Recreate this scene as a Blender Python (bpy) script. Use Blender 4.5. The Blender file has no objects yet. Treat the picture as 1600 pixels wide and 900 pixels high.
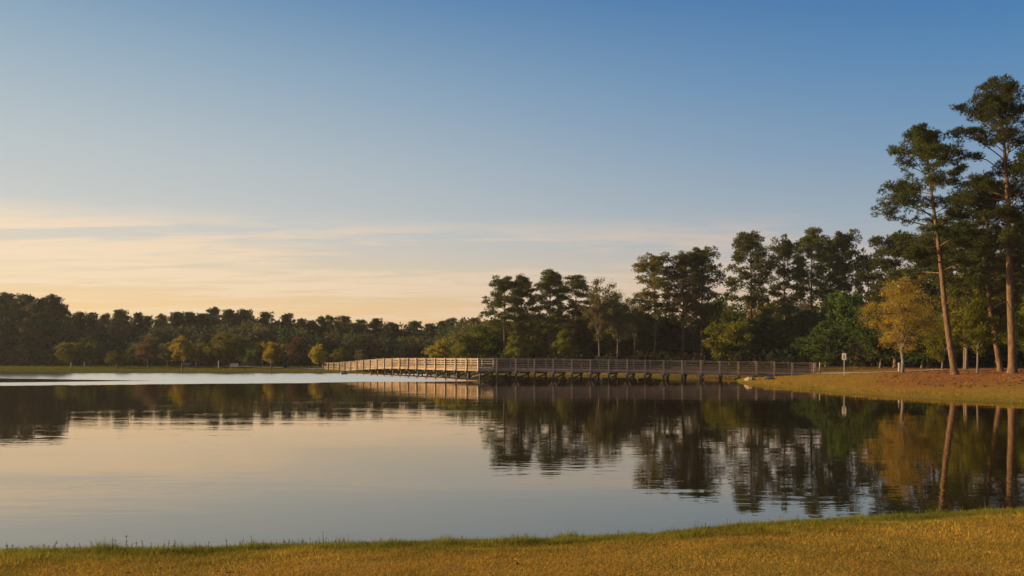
import bpy, math
import numpy as np
from mathutils import Vector
R = math.radians
sc = bpy.context.scene
col = sc.collection

# ---------------------------------------------------------------- camera
F = 1244.0            # focal length in pixels of the 1600 px wide photograph
HZ = 558.0            # horizon row
EYE = 2.5             # eye height over the water
cam_d = bpy.data.cameras.new('camera')
cam = bpy.data.objects.new('camera', cam_d); col.objects.link(cam)
cam.location = (0, 0, EYE); cam.rotation_euler = (R(90), 0, 0)
cam_d.sensor_width = 36.0; cam_d.lens = 36.0 * F / 1600.0
cam_d.shift_y = (HZ - 450.0) / 1600.0
cam_d.clip_start = 0.1; cam_d.clip_end = 9000
sc.camera = cam

# ---------------------------------------------------------------- view, sun, sky
EXPO = 1.0
sc.view_settings.view_transform = 'Standard'; sc.view_settings.look = 'None'
sc.view_settings.gamma = 1.0; sc.view_settings.exposure = EXPO; sc.view_settings.use_curve_mapping = False
sc.cycles.use_denoising = True; sc.cycles.denoising_input_passes = 'RGB_ALBEDO_NORMAL'
sc.cycles.max_bounces = 6; sc.cycles.diffuse_bounces = 2; sc.cycles.glossy_bounces = 3
sc.cycles.transmission_bounces = 4; sc.cycles.transparent_max_bounces = 4
sc.cycles.sample_clamp_indirect = 4.0

SUN_AZ, SUN_EL = 82.0, 15.0           # degrees to the left of the view, degrees over the horizon
S = Vector((-math.sin(R(SUN_AZ)) * math.cos(R(SUN_EL)), math.cos(R(SUN_AZ)) * math.cos(R(SUN_EL)), math.sin(R(SUN_EL))))
sd = bpy.data.lights.new('sun', 'SUN'); sun = bpy.data.objects.new('sun', sd); col.objects.link(sun)
sd.energy = 5.0; sd.color = (1.0, 0.71, 0.38); sd.angle = R(0.6)
sun.rotation_euler = (-S).to_track_quat('-Z', 'Y').to_euler()


def lin(r, g, b):
    return tuple(((c / 255.0) / 12.92 if c <= 10 else (((c / 255.0) + 0.055) / 1.055) ** 2.4) for c in (r, g, b))


class NT:
    """small helper round a node tree"""
    def __init__(s, t): s.t = t; t.nodes.clear()
    def n(s, typ, **kw):
        x = s.t.nodes.new(typ)
        for k, v in kw.items(): setattr(x, k, v)
        return x
    def l(s, a, b): s.t.links.new(a, b)
    def put(s, sock, v):
        if hasattr(v, 'is_output'): s.l(v, sock)
        else: sock.default_value = v
    def m(s, op, a, b=0.0, c=0.0, clamp=False):
        x = s.n('ShaderNodeMath', operation=op, use_clamp=clamp)
        for i, v in enumerate((a, b, c)): s.put(x.inputs[i], v)
        return x.outputs[0]
    def mix(s, f, a, b, mode='MIX'):
        x = s.n('ShaderNodeMix', data_type='RGBA', blend_type=mode)
        s.put(x.inputs[0], f)
        for i, v in ((6, a), (7, b)):
            if not hasattr(v, 'is_output') and len(v) == 3: v = (*v, 1)
            s.put(x.inputs[i], v)
        return x.outputs[2]
    def noise(s, vec, scale, detail=3.0, rough=0.55, dist=0.0, out=0):
        x = s.n('ShaderNodeTexNoise'); s.put(x.inputs['Vector'], vec)
        x.inputs['Scale'].default_value = scale; x.inputs['Detail'].default_value = detail
        x.inputs['Roughness'].default_value = rough; x.inputs['Distortion'].default_value = dist
        return x.outputs[out]
    def ramp(s, f, stops, interp='LINEAR'):
        x = s.n('ShaderNodeValToRGB'); s.put(x.inputs[0], f); e = x.color_ramp; e.interpolation = interp
        while len(e.elements) < len(stops): e.elements.new(0.5)
        for el, (p, c) in zip(e.elements, stops):
            el.position = p; el.color = (*c, 1) if len(c) == 3 else c
        return x.outputs[0]
    def smooth(s, v, a, b):
        x = s.n('ShaderNodeMapRange', interpolation_type='SMOOTHSTEP'); s.put(x.inputs[0], v)
        x.inputs[1].default_value = a; x.inputs[2].default_value = b
        return x.outputs[0]
    def vmul(s, v, xyz):
        x = s.n('ShaderNodeVectorMath', operation='MULTIPLY'); s.put(x.inputs[0], v); x.inputs[1].default_value = xyz
        return x.outputs[0]


world = bpy.data.worlds.new('World'); sc.world = world; world.use_nodes = True
w = NT(world.node_tree)
geo = w.n('ShaderNodeTexCoord').outputs['Generated']
sky = w.n('ShaderNodeTexSky', sky_type='NISHITA', sun_disc=False, sun_elevation=R(SUN_EL), sun_rotation=R(-SUN_AZ),
          air_density=1.0, dust_density=1.5, ozone_density=1.5)
sep = w.n('ShaderNodeSeparateXYZ'); w.l(geo, sep.inputs[0])
X, Y, Z = sep.outputs
zc = w.m('MAXIMUM', Z, 0.0)
hl = w.m('SQRT', w.m('ADD', w.m('MULTIPLY', X, X), w.m('MULTIPLY', Y, Y)))
g = w.m('DIVIDE', w.m('ADD', w.m('MULTIPLY', X, -math.sin(R(70))), w.m('MULTIPLY', Y, math.cos(R(70)))), w.m('MAXIMUM', hl, 0.02))
t = w.smooth(g, -0.42, 1.0)
EL = (0.0, 0.06, 0.10, 0.155, 0.235, 0.32, 0.41, 0.7)
warm = [lin(247, 200, 134), lin(252, 212, 154), lin(240, 215, 178), lin(212, 210, 202), lin(192, 200, 201), lin(160, 182, 196), lin(112, 152, 186), lin(58, 98, 150)]
cool = [lin(198, 160, 132), lin(204, 174, 150), lin(180, 178, 178), lin(150, 168, 184), lin(112, 150, 184), lin(76, 132, 182), lin(42, 108, 172), lin(30, 74, 135)]
sky_w = w.ramp(zc, list(zip(EL, warm))); sky_c = w.ramp(zc, list(zip(EL, cool)))
grad = w.mix(t, sky_c, sky_w)
# thin streaks of high cloud
pl = w.n('ShaderNodeCombineXYZ')
dz = w.m('ADD', zc, 0.06)
w.l(w.m('DIVIDE', X, dz), pl.inputs[0]); w.l(w.m('DIVIDE', Y, dz), pl.inputs[1])
cn = w.noise(w.vmul(pl.outputs[0], (0.32, 1.15, 1)), 0.9, 6, 0.62, 0.6)
cn2 = w.noise(w.vmul(pl.outputs[0], (0.2, 0.5, 1)), 0.6, 2, 0.5)
cn3 = w.noise(w.vmul(pl.outputs[0], (1.1, 2.6, 1)), 1.6, 5, 0.6, 0.8)
cm = w.m('MULTIPLY', w.smooth(w.m('ADD', cn, w.m('MULTIPLY', w.m('SUBTRACT', cn3, 0.5), 0.45)), 0.40, 0.60), w.smooth(cn2, 0.22, 0.48))
cm = w.m('MULTIPLY', cm, w.m('MULTIPLY', w.smooth(zc, 0.180, 0.135), w.smooth(zc, 0.0, 0.07)))
cloud = w.mix(t, lin(222, 192, 172), lin(255, 227, 190))
grad = w.mix(w.m('MULTIPLY', cm, w.m('ADD', 0.34, w.m('MULTIPLY', t, 0.6))), grad, cloud)
tint = w.mix(1.0, sky.outputs[0], (0.10, 0.10, 0.10), 'MULTIPLY')
skyc = w.mix(0.12, grad, tint)
bg = w.n('ShaderNodeBackground'); w.l(skyc, bg.inputs[0]); bg.inputs[1].default_value = 2.0 ** -EXPO
w.l(bg.outputs[0], w.n('ShaderNodeOutputWorld').inputs[0])


# ---------------------------------------------------------------- generic helpers
def make_mesh(name, verts, faces, k, mat=None, smooth=False, attr=None):
    """verts (n,3), faces (m,k) arrays -> mesh datablock"""
    v = np.asarray(verts, np.float32); f = np.asarray(faces, np.int32)
    me = bpy.data.meshes.new(name)
    me.vertices.add(len(v)); me.vertices.foreach_set('co', v.ravel())
    me.loops.add(f.size); me.loops.foreach_set('vertex_index', f.ravel())
    me.polygons.add(len(f))
    me.polygons.foreach_set('loop_start', np.arange(0, f.size, k, dtype=np.int32))
    me.polygons.foreach_set('use_smooth', np.full(len(f), smooth, bool))
    if attr:
        for an, arr in attr.items():
            a = me.attributes.new(an, 'FLOAT_COLOR', 'POINT')
            a.data.foreach_set('color', np.asarray(arr, np.float32).ravel())
    me.update(calc_edges=True); me.validate()
    if mat: me.materials.append(mat)
    return me


def link(name, me, parent=None, loc=None):
    o = bpy.data.objects.new(name, me); col.objects.link(o)
    if parent: o.parent = parent
    if loc is not None: o.location = loc
    return o


def tag(o, label, cat, group=None, kind=None):
    if label: o['label'] = label
    if cat: o['category'] = cat
    if group: o['group'] = group
    if kind: o['kind'] = kind
    return o


def thing(name, label, cat, loc=(0, 0, 0), rz=0, group=None):
    o = bpy.data.objects.new(name, None); col.objects.link(o); o.empty_display_size = 0.3
    o.location = loc; o.rotation_euler = (0, 0, rz)
    return tag(o, label, cat, group)


class Geo:
    """collects quads"""
    def __init__(s): s.v = []; s.f = []; s.n = 0
    def add(s, v, f):
        s.v.append(np.asarray(v, float)); s.f.append(np.asarray(f, int) + s.n); s.n += len(v)
    def tube(s, pts, rad, sides=8, cap=True):
        pts = np.asarray(pts, float); n = len(pts); rad = np.broadcast_to(np.asarray(rad, float), (n,))
        tan = np.gradient(pts, axis=0); tan /= np.linalg.norm(tan, axis=1)[:, None] + 1e-9
        ref = np.array([1.0, 0.13, 0.07]) if abs(tan[0][0]) < 0.8 else np.array([0.1, 1.0, 0.05])
        u = np.cross(tan, ref); u /= np.linalg.norm(u, axis=1)[:, None] + 1e-9
        q = np.cross(tan, u)
        a = np.arange(sides) / sides * 2 * np.pi
        v = pts[:, None, :] + rad[:, None, None] * (np.cos(a)[None, :, None] * u[:, None, :] + np.sin(a)[None, :, None] * q[:, None, :])
        i = np.arange(n - 1)[:, None] * sides; j = np.arange(sides)[None, :]; k = (j + 1) % sides
        f = np.stack([i + j, i + k, i + k + sides, i + j + sides], -1).reshape(-1, 4)
        s.add(v.reshape(-1, 3), f)
        if cap and sides % 2 == 0:
            for base in (0, (n - 1) * sides):
                vv = v.reshape(-1, 3)[base:base + sides]
                h = sides // 2
                s.add(vv, [[x, x + 1, sides - 2 - x, sides - 1 - x] for x in range(h - 1)])
    def box(s, c, size, ax=(1, 0, 0), up=(0, 0, 1), bev=0.0):
        ax = np.array(ax, float); ax /= np.linalg.norm(ax); up = np.array(up, float)
        sd_ = np.cross(up, ax); sd_ /= np.linalg.norm(sd_); up = np.cross(ax, sd_)
        h = np.array(size) / 2.0; c = np.array(c, float)
        v = [c + ax * h[0] * a + sd_ * h[1] * b + up * h[2] * d for d in (-1, 1) for a, b in ((-1, -1), (1, -1), (1, 1), (-1, 1))]
        s.add(v, [[3, 2, 1, 0], [4, 5, 6, 7], [0, 1, 5, 4], [1, 2, 6, 5], [2, 3, 7, 6], [3, 0, 4, 7]])
    def beam(s, a, b, wd, ht):
        a = np.array(a, float); b = np.array(b, float)
        s.box((a + b) / 2, (np.linalg.norm(b - a), wd, ht), b - a)
    def mesh(s, name, mat=None, smooth=False):
        return make_mesh(name, np.concatenate(s.v), np.concatenate(s.f), 4, mat, smooth)
    def obj(s, name, mat, parent=None, smooth=False):
        return link(name, s.mesh(name, mat, smooth), parent)


# ---------------------------------------------------------------- materials
def new_mat(name):
    m = bpy.data.materials.new(name); m.use_nodes = True
    return m, NT(m.node_tree)


def leaf_mat(name, c1, c2, c3, trans=0.35, scale=0.9, attr=None):
    m, a = new_mat(name)
    tc = a.n('ShaderNodeTexCoord').outputs['Object']
    rnd = a.n('ShaderNodeObjectInfo').outputs['Random']
    n1 = a.noise(tc, scale, 3, 0.6); n2 = a.noise(tc, 7.0, 2, 0.6)
    c = a.mix(a.smooth(n1, 0.38, 0.62), c1, c2)
    c = a.mix(a.m('MULTIPLY', a.smooth(n2, 0.5, 0.72), 0.6), c, c3)
    if attr:
        at = a.n('ShaderNodeAttribute', attribute_name=attr)
        c = a.mix(1.0, c, at.outputs['Color'], 'MULTIPLY')
    hs = a.n('ShaderNodeHueSaturation'); a.l(c, hs.inputs['Color'])
    a.l(a.m('ADD', 0.485, a.m('MULTIPLY', rnd, 0.03)), hs.inputs['Hue'])
    a.l(a.m('ADD', 0.8, a.m('MULTIPLY', rnd, 0.4)), hs.inputs['Value'])
    d = a.n('ShaderNodeBsdfDiffuse'); a.l(hs.outputs[0], d.inputs[0])
    tr = a.n('ShaderNodeBsdfTranslucent'); a.l(hs.outputs[0], tr.inputs[0])
    mx = a.n('ShaderNodeMixShader'); mx.inputs[0].default_value = trans
    a.l(d.outputs[0], mx.inputs[1]); a.l(tr.outputs[0], mx.inputs[2])
    a.l(mx.outputs[0], a.n('ShaderNodeOutputMaterial').inputs[0])
    return m


def bark_mat(name, c1, c2, sc_=(6, 6, 1.2)):
    m, a = new_mat(name)
    tc = a.n('ShaderNodeTexCoord').outputs['Object']
    n1 = a.noise(a.vmul(tc, sc_), 1.5, 5, 0.65); n2 = a.noise(tc, 0.5, 2)
    c = a.mix(a.smooth(n1, 0.35, 0.66), c1, c2)
    c = a.mix(a.m('MULTIPLY', n2, 0.5), c, tuple(x * 0.55 for x in c1))
    p = a.n('ShaderNodeBsdfPrincipled'); a.l(c, p.inputs['Base Color']); p.inputs['Roughness'].default_value = 0.95
    p.inputs['Specular IOR Level'].default_value = 0.1
    b = a.n('ShaderNodeBump'); b.inputs['Strength'].default_value = 0.8; b.inputs['Distance'].default_value = 0.06
    a.l(n1, b.inputs['Height']); a.l(b.outputs[0], p.inputs['Normal'])
    a.l(p.outputs[0], a.n('ShaderNodeOutputMaterial').inputs[0])
    return m


def rough_mat(name, c1, c2, scale=4.0, stretch=(1, 1, 1), rough=0.85, bump=0.3, dist=0.02, metal=0.0, wear=0.45):
    m, a = new_mat(name)
    tc = a.n('ShaderNodeTexCoord').outputs['Object']
    n1 = a.noise(a.vmul(tc, stretch), scale, 6, 0.65)
    n2 = a.noise(tc, 0.6, 3)
    c = a.mix(a.smooth(n1, 0.3, 0.7), c1, c2)
    c = a.mix(a.m('MULTIPLY', a.smooth(n2, 0.4, 0.7), wear), c, tuple(x * 0.6 for x in c1))
    p = a.n('ShaderNodeBsdfPrincipled'); a.l(c, p.inputs['Base Color']); p.inputs['Roughness'].default_value = rough
    p.inputs['Metallic'].default_value = metal; p.inputs['Specular IOR Level'].default_value = 0.25
    b = a.n('ShaderNodeBump'); b.inputs['Strength'].default_value = bump; b.inputs['Distance'].default_value = dist
    a.l(n1, b.inputs['Height']); a.l(b.outputs[0], p.inputs['Normal'])
    a.l(p.outputs[0], a.n('ShaderNodeOutputMaterial').inputs[0])
    return m


M = {}
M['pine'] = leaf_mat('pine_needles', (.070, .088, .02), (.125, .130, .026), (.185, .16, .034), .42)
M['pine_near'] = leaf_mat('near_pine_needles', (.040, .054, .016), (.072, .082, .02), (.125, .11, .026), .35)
M['pine_gold'] = leaf_mat('pine_needles_golden', (.105, .10, .02), (.17, .135, .024), (.20, .15, .03), .4)
M['pine_far'] = leaf_mat('far_pine_needles', (.050, .072, .028), (.075, .09, .028), (.10, .095, .032), .3)
M['dark'] = leaf_mat('dark_leaves', (.038, .060, .015), (.064, .088, .018), (.10, .105, .02), .4)
M['green'] = leaf_mat('green_leaves', (.055, .10, .018), (.09, .135, .02), (.13, .16, .03), .4)
M['bright'] = leaf_mat('yellow_green_leaves', (.125, .15, .016), (.19, .19, .02), (.25, .23, .03), .45)
M['olive'] = leaf_mat('olive_leaves', (.10, .10, .016), (.15, .135, .02), (.19, .15, .025), .4)
M['rust'] = leaf_mat('rusty_leaves', (.080, .050, .018), (.11, .068, .020), (.13, .085, .028), .4)
M['yellow'] = leaf_mat('yellow_leaves', (.23, .175, .022), (.31, .235, .028), (.25, .165, .026), .5)
M['amber'] = leaf_mat('amber_leaves', (.30, .21, .025), (.38, .27, .03), (.27, .14, .02), .45)
M['tan'] = leaf_mat('tan_leaves', (.110, .070, .035), (.15, .095, .045), (.12, .085, .05), .4)
M['sparse'] = leaf_mat('thin_leaves', (.12, .115, .04), (.16, .14, .045), (.13, .105, .045), .45)
M['woods'] = leaf_mat('woods_leaves', (.8, .85, .8), (1, 1, 1), (1.3, 1.15, 1), .3, 0.4, 'tint')
M['bark'] = bark_mat('pine_bark', (.085, .052, .030), (.20, .122, .070))
M['bark_grey'] = bark_mat('grey_bark', (.10, .085, .07), (.21, .18, .15))
M['bark_dark'] = bark_mat('dark_bark', (.05, .038, .028), (.10, .075, .055))
M['post_wood'] = rough_mat('weathered_post_wood', (.25, .19, .14), (.38, .29, .21), 5, (1, 1, .5), .85, .35, .01)
M['wood'] = rough_mat('weathered_wood', (.16, .116, .083), (.33, .235, .155), 2.2, (1, 1, 6), .85, .35, .01, 0.0, .75)
M['wood_dark'] = rough_mat('wet_dark_wood', (.045, .036, .03), (.10, .08, .062), 5, (1, 1, .6), .8, .3, .01)
M['pale_wood'] = rough_mat('pale_wood', (.38, .31, .24), (.50, .42, .33), 5)
M['rock'] = rough_mat('pale_rock', (.13, .105, .08), (.25, .21, .16), 3, (1, 1, 1), .9, .6, .05)
M['metal'] = rough_mat('galvanised_metal', (.22, .22, .22), (.30, .30, .30), 3, (1, 1, 1), .5, .05, .002, .6)
M['sign'] = rough_mat('sign_paint', (.25, .235, .19), (.31, .29, .235), 2, (1, 1, 1), .5, .02, .002)
M['black'] = rough_mat('dark_paint', (.025, .027, .03), (.045, .045, .05), 4, (1, 1, 1), .55, .05, .002)
M['grey'] = rough_mat('grey_paint', (.20, .20, .21), (.30, .30, .31), 4, (1, 1, 1), .6, .05, .002)
M['gravel'] = rough_mat('pale_path_gravel', (.30, .25, .20), (.40, .34, .27), 9, (1, 1, 1), .95, .4, .02)


# ---------------------------------------------------------------- the lie of the land
def at(px, d):
    return np.array([(px - 800.0) / F * d, d])


def crest(px, y, out=0.75):
    d = 1.8 * F / (y - HZ)
    return at(px, d) + np.array([0.04, out])


near = [(-400, 868), (-200, 861), (0, 857), (200, 855), (400, 849.5), (600, 845), (800, 840), (1000, 829), (1200, 813), (1400, 802.5), (1600, 793.5), (1800, 786), (2100, 776)]
shore = [np.array([-170., 9.]), np.array([-40., 7.6]), np.array([-14., 8.0])]
shore += [crest(*p) for p in near]
shore += [np.array([16., 13.5]), np.array([30., 19.]), np.array([48., 27.]), np.array([60., 34.]), np.array([52., 38.5])]
for px, y in ((1690, 634), (1600, 630.5), (1500, 626), (1400, 620), (1320, 614), (1240, 607.5), (1195, 603.5)):
    shore.append(at(px, EYE * F / (y - HZ)))
shore += [at(1166, 74.5), at(1150, 77.5), at(1152, 84), at(1140, 92), at(1060, 101), at(940, 106), at(820, 110), at(740, 114), at(640, 119), at(520, 123)]
shore += [at(400, 124.5), at(200, 126), at(60, 125), at(-100, 122), at(-300, 118), np.array([-170., 112.])]
shore = np.array(shore)


def signed_dist(P):
    """distance to the shoreline, positive on land"""
    P = np.asarray(P, float); A = shore; B = np.roll(shore, -1, 0)
    out = np.full(len(P), 1e9); ins = np.zeros(len(P), bool)
    for a, b in zip(A, B):
        ab = b - a; tt = np.clip(((P - a) @ ab) / (ab @ ab), 0, 1)
        out = np.minimum(out, np.hypot(*(P - a - tt[:, None] * ab).T))
        c = (a[1] > P[:, 1]) != (b[1] > P[:, 1])
        with np.errstate(divide='ignore', invalid='ignore'):
            xx = (b[0] - a[0]) * (P[:, 1] - a[1]) / (b[1] - a[1]) + a[0]
        ins ^= c & (P[:, 0] < xx)
    return np.where(ins, -out, out)


def sst(x, a, b):
    q = np.clip((x - a) / (b - a), 0, 1); return q * q * (3 - 2 * q)


def wob(x, y, s, seed=0):
    r = np.random.default_rng(seed); v = 0
    for k in range(5):
        a = r.uniform(0, 6.28); f = s * r.uniform(0.6, 1.9); p = r.uniform(0, 6.28)
        v = v + np.sin((x * math.cos(a) + y * math.sin(a)) * f + p + 1.3 * np.sin((x * math.sin(a) - y * math.cos(a)) * f * .7 + p * 2))
    return v / 5.0


def ground_z(P, d=None):
    P = np.atleast_2d(np.asarray(P, float)); x, y = P[:, 0], P[:, 1]
    d = signed_dist(P) if d is None else d
    d = d + (.10 * wob(x, y, 2.2, 1) + .05 * wob(x, y, 7.0, 5)) * sst(20 - y, 0, 4) + 0.25 * wob(x, y, 0.5, 2) * sst(y, 35, 40)
    nearf = sst(30 - y, 0, 10); rightf = sst(x, 18, 26) * (1 - nearf)
    hn = .66 * sst(d, -.05, .7) + .09 * sst(d, .6, 1.3) + .055 * np.maximum(d - .9, 0)
    hn = np.minimum(hn, 1.2 + .004 * d)
    hr = .22 * sst(d, -.1, .9) + np.minimum(.058 * np.maximum(d - .3, 0), 1.05)
    hl = .22 * sst(d, -.1, 1.0) + np.minimum(.010 * np.maximum(d, 0), 0.75)
    h = nearf * hn + rightf * hr + (1 - nearf - rightf) * hl
    h = h - nearf * .05 * np.exp(-((d - 1.2 - .25 * wob(x, y, .9, 6)) / .13) ** 2) * (.5 + .5 * np.clip(wob(x, y, .6, 8) * 2, -1, 1))
    h = h + sst(d, .3, 2) * (.012 * wob(x, y, 1.7, 3) + .03 * wob(x, y, .35, 4))
    return np.where(d > -.1, h, np.maximum(-1.6, -.05 + .5 * (d + .1)))


def gz(x, y): return float(ground_z([[x, y]])[0])


def axis(parts):
    out = []
    for a, b, s in parts: out += list(np.arange(a, b, s))
    return out


xs = axis([(-60, -16, 1.0), (-16, 16, .14), (16, 80, 1.0), (80, 200, 5)])
xs = [-1500, -1000, -700, -450, -300] + axis([(-220, -60, 3)]) + xs + [220, 300, 500, 1000, 1500]
ys = [-600, -200, -60, -25] + axis([(-14, 2, .8), (2, 14, .11), (14, 40, 1.0), (40, 86, .5), (86, 132, 1), (132, 230, 3)]) + [240, 260, 300, 400, 600, 1000, 1500]
xs = np.array(xs); ys = np.array(ys)
GX, GY = np.meshgrid(xs, ys); P = np.stack([GX.ravel(), GY.ravel()], 1)
D = signed_dist(P); Zg = ground_z(P, D)
nx, ny = len(xs), len(ys)
i = np.arange(ny - 1)[:, None] * nx + np.arange(nx - 1)[None, :]
faces = np.stack([i, i + 1, i + 1 + nx, i + nx], -1).reshape(-1, 4)


def grove_straw(x, y):
    """how much rusty pine straw lies on the ground"""
    return sst(x / np.maximum(y, 1) + .03 * wob(x, y, .25, 9), .40, .53) * sst(y, 46, 60) * sst(110 - y, 0, 10)


st = grove_straw(GX.ravel(), GY.ravel())
gx_, gy_ = GX.ravel(), GY.ravel()
lush = np.maximum(sst(D, 1.5, .2), .9 * sst(gy_, 100, 108) * sst(-gx_, -8, 0))
shaded_floor = np.maximum(np.maximum(sst(gy_, 165, 180), sst(gy_, 110, 122) * sst(gx_, -14, 10)), sst(gy_, 82, 92) * sst(gx_, 16, 26) * .9)  # dark forest floor, with the shade under dense trees painted into it
attr = np.stack([st * (1 - shaded_floor), lush, shaded_floor, np.ones(len(P))], 1)

gm, a = new_mat('ground_turf')
pos = a.n('ShaderNodeNewGeometry').outputs['Position']
at_ = a.n('ShaderNodeAttribute', attribute_name='zones'); sp = a.n('ShaderNodeSeparateColor'); a.l(at_.outputs['Color'], sp.inputs[0])
n1 = a.noise(pos, .35, 5, .6); n2 = a.noise(pos, 2.6, 5, .7); n3 = a.noise(pos, 30, 3, .7)
c = a.mix(a.smooth(n1, .36, .64), (.28, .165, .030), (.20, .14, .026))
c = a.mix(a.m('MULTIPLY', a.smooth(n2, .45, .7), .7), c, (.29, .18, .04))
c = a.mix(a.m('MULTIPLY', sp.outputs[1], .8), c, (.055, .062, .014))
c = a.mix(a.m('MULTIPLY', sp.outputs[0], a.m('ADD', .55, a.m('MULTIPLY', n2, .5)), clamp=True), c, (.24, .092, .036))
c = a.mix(sp.outputs[2], c, (.035, .03, .016))  # forest floor colour, darkened to hold the trees' painted shade
c = a.mix(a.m('MULTIPLY', a.smooth(n3, .4, .75), .55), c, (.05, .035, .012))
p = a.n('ShaderNodeBsdfPrincipled'); a.l(c, p.inputs['Base Color']); p.inputs['Roughness'].default_value = 1.0
p.inputs['Specular IOR Level'].default_value = 0.0
b = a.n('ShaderNodeBump'); b.inputs['Strength'].default_value = .7; b.inputs['Distance'].default_value = .05
a.l(a.m('ADD', n2, a.m('MULTIPLY', n3, .5)), b.inputs['Height']); a.l(b.outputs[0], p.inputs['Normal'])
a.l(p.outputs[0], a.n('ShaderNodeOutputMaterial').inputs[0])
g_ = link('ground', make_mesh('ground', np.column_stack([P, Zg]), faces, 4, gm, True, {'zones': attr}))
tag(g_, None, None, None, 'structure')

# ---------------------------------------------------------------- water
wm, a = new_mat('lake_water')
pos = a.n('ShaderNodeNewGeometry').outputs['Position']
sx = a.n('ShaderNodeSeparateXYZ'); a.l(pos, sx.inputs[0]); wx, wy = sx.outputs[0], sx.outputs[1]
nb = a.noise(a.vmul(pos, (.05, .22, 1)), 1.0, 4, .6)
nbo = a.m('MULTIPLY', a.m('SUBTRACT', nb, .5), 9.0)
edge = a.m('SUBTRACT', a.m('ADD', wy, nbo), a.m('ADD', 69.5, a.m('MULTIPLY', a.m('ADD', wx, 44.0), .29)))
patch = a.m('MULTIPLY', a.smooth(edge, -.8, 2.2), a.smooth(wx, 3.0, -9.0))
calm = a.m('SUBTRACT', a.m('MULTIPLY', a.m('SUBTRACT', -38.0, wx), .42), a.m('ABSOLUTE', a.m('SUBTRACT', a.m('ADD', wy, a.m('MULTIPLY', nbo, .5)), 84.0)))
patch = a.m('MULTIPLY', patch, a.smooth(calm, 1.2, -1.2))
gust = a.smooth(a.noise(a.vmul(pos, (.10, .42, 1)), 1.0, 3, .55, .4), .42, .68)
h1 = a.noise(a.vmul(pos, (.75, 1.7, 1)), 1.5, 3, .55, .4)
h2 = a.noise(a.vmul(pos, (.35, .8, 1)), .55, 2, .5, .3)
hh = a.m('ADD', a.m('MULTIPLY', h1, a.m('ADD', .0012, a.m('MULTIPLY', gust, .0038))), a.m('MULTIPLY', h2, .0034))
bp = a.n('ShaderNodeBump'); bp.inputs['Strength'].default_value = 1.0; bp.inputs['Distance'].default_value = 1.0
a.l(hh, bp.inputs['Height'])
gl = a.n('ShaderNodeBsdfGlossy'); gl.inputs['Color'].default_value = (1.0, .925, .815, 1)
tilt = a.n('ShaderNodeCombineXYZ'); a.l(a.m('MULTIPLY', patch, -.085), tilt.inputs[1])
va = a.n('ShaderNodeVectorMath', operation='ADD'); a.l(bp.outputs[0], va.inputs[0]); a.l(tilt.outputs[0], va.inputs[1])
vn = a.n('ShaderNodeVectorMath', operation='NORMALIZE'); a.l(va.outputs[0], vn.inputs[0])
a.l(a.m('ADD', .012, a.m('MULTIPLY', patch, .11)), gl.inputs['Roughness']); a.l(vn.outputs[0], gl.inputs['Normal'])
df = a.n('ShaderNodeBsdfDiffuse'); df.inputs[0].default_value = (.014, .011, .006, 1)
fr = a.n('ShaderNodeFresnel'); fr.inputs['IOR'].default_value = 1.5
fac = a.m('ADD', .26, a.m('MULTIPLY', fr.outputs[0], .74))
fac = a.m('MAXIMUM', fac, a.m('MULTIPLY', patch, .98))
mx = a.n('ShaderNodeMixShader'); a.l(fac, mx.inputs[0]); a.l(df.outputs[0], mx.inputs[1]); a.l(gl.outputs[0], mx.inputs[2])
a.l(mx.outputs[0], a.n('ShaderNodeOutputMaterial').inputs[0])
wv = [(-185, 6, 0), (70, 6, 0), (70, 132, 0), (-185, 132, 0)]
tag(link('water', make_mesh('water', wv, [[0, 1, 2, 3]], 4, wm)), None, None, None, 'structure')


# ---------------------------------------------------------------- paths
def ribbon(name, pts, width, mat):
    pts = np.array(pts, float); seg = []
    for q in range(len(pts) - 1):
        n = max(2, int(np.linalg.norm(pts[q + 1] - pts[q]) / .8)); seg += [pts[q] + (pts[q + 1] - pts[q]) * k / n for k in range(n)]
    seg = np.array(seg + [pts[-1]]); tn = np.gradient(seg, axis=0); tn /= np.linalg.norm(tn, axis=1)[:, None]
    nr = np.stack([-tn[:, 1], tn[:, 0]], 1); m = 7
    offs = np.linspace(-.5, .5, m) * width
    V = (seg[:, None, :] + nr[:, None, :] * offs[None, :, None]).reshape(-1, 2)
    z = ground_z(V) + .05
    ii = np.arange(len(seg) - 1)[:, None] * m + np.arange(m - 1)[None, :]
    o = link(name, make_mesh(name, np.column_stack([V, z]), np.stack([ii, ii + 1, ii + 1 + m, ii + m], -1).reshape(-1, 4), 4, mat, True))
    return tag(o, None, None, None, 'structure')


ribbon('path', [at(1276, 86.0), at(1300, 84), at(1400, 77), at(1500, 76), at(1620, 76), at(1800, 78), at(2000, 80)], 2.6, M['gravel'])
ribbon('far_path', [at(508, 140), at(470, 148), at(420, 152), at(378, 158), at(366, 172)], 4.5, M['gravel'])


# ---------------------------------------------------------------- grass
def norm(v): return v / (np.linalg.norm(v, axis=-1, keepdims=True) + 1e-9)


grm, a = new_mat('grass_blades')
at_ = a.n('ShaderNodeAttribute', attribute_name='tint')
d = a.n('ShaderNodeBsdfDiffuse'); a.l(at_.outputs['Color'], d.inputs[0])
tr = a.n('ShaderNodeBsdfTranslucent'); a.l(at_.outputs['Color'], tr.inputs[0])
mx = a.n('ShaderNodeMixShader'); mx.inputs[0].default_value = .4
a.l(d.outputs[0], mx.inputs[1]); a.l(tr.outputs[0], mx.inputs[2]); a.l(mx.outputs[0], a.n('ShaderNodeOutputMaterial').inputs[0])


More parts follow.
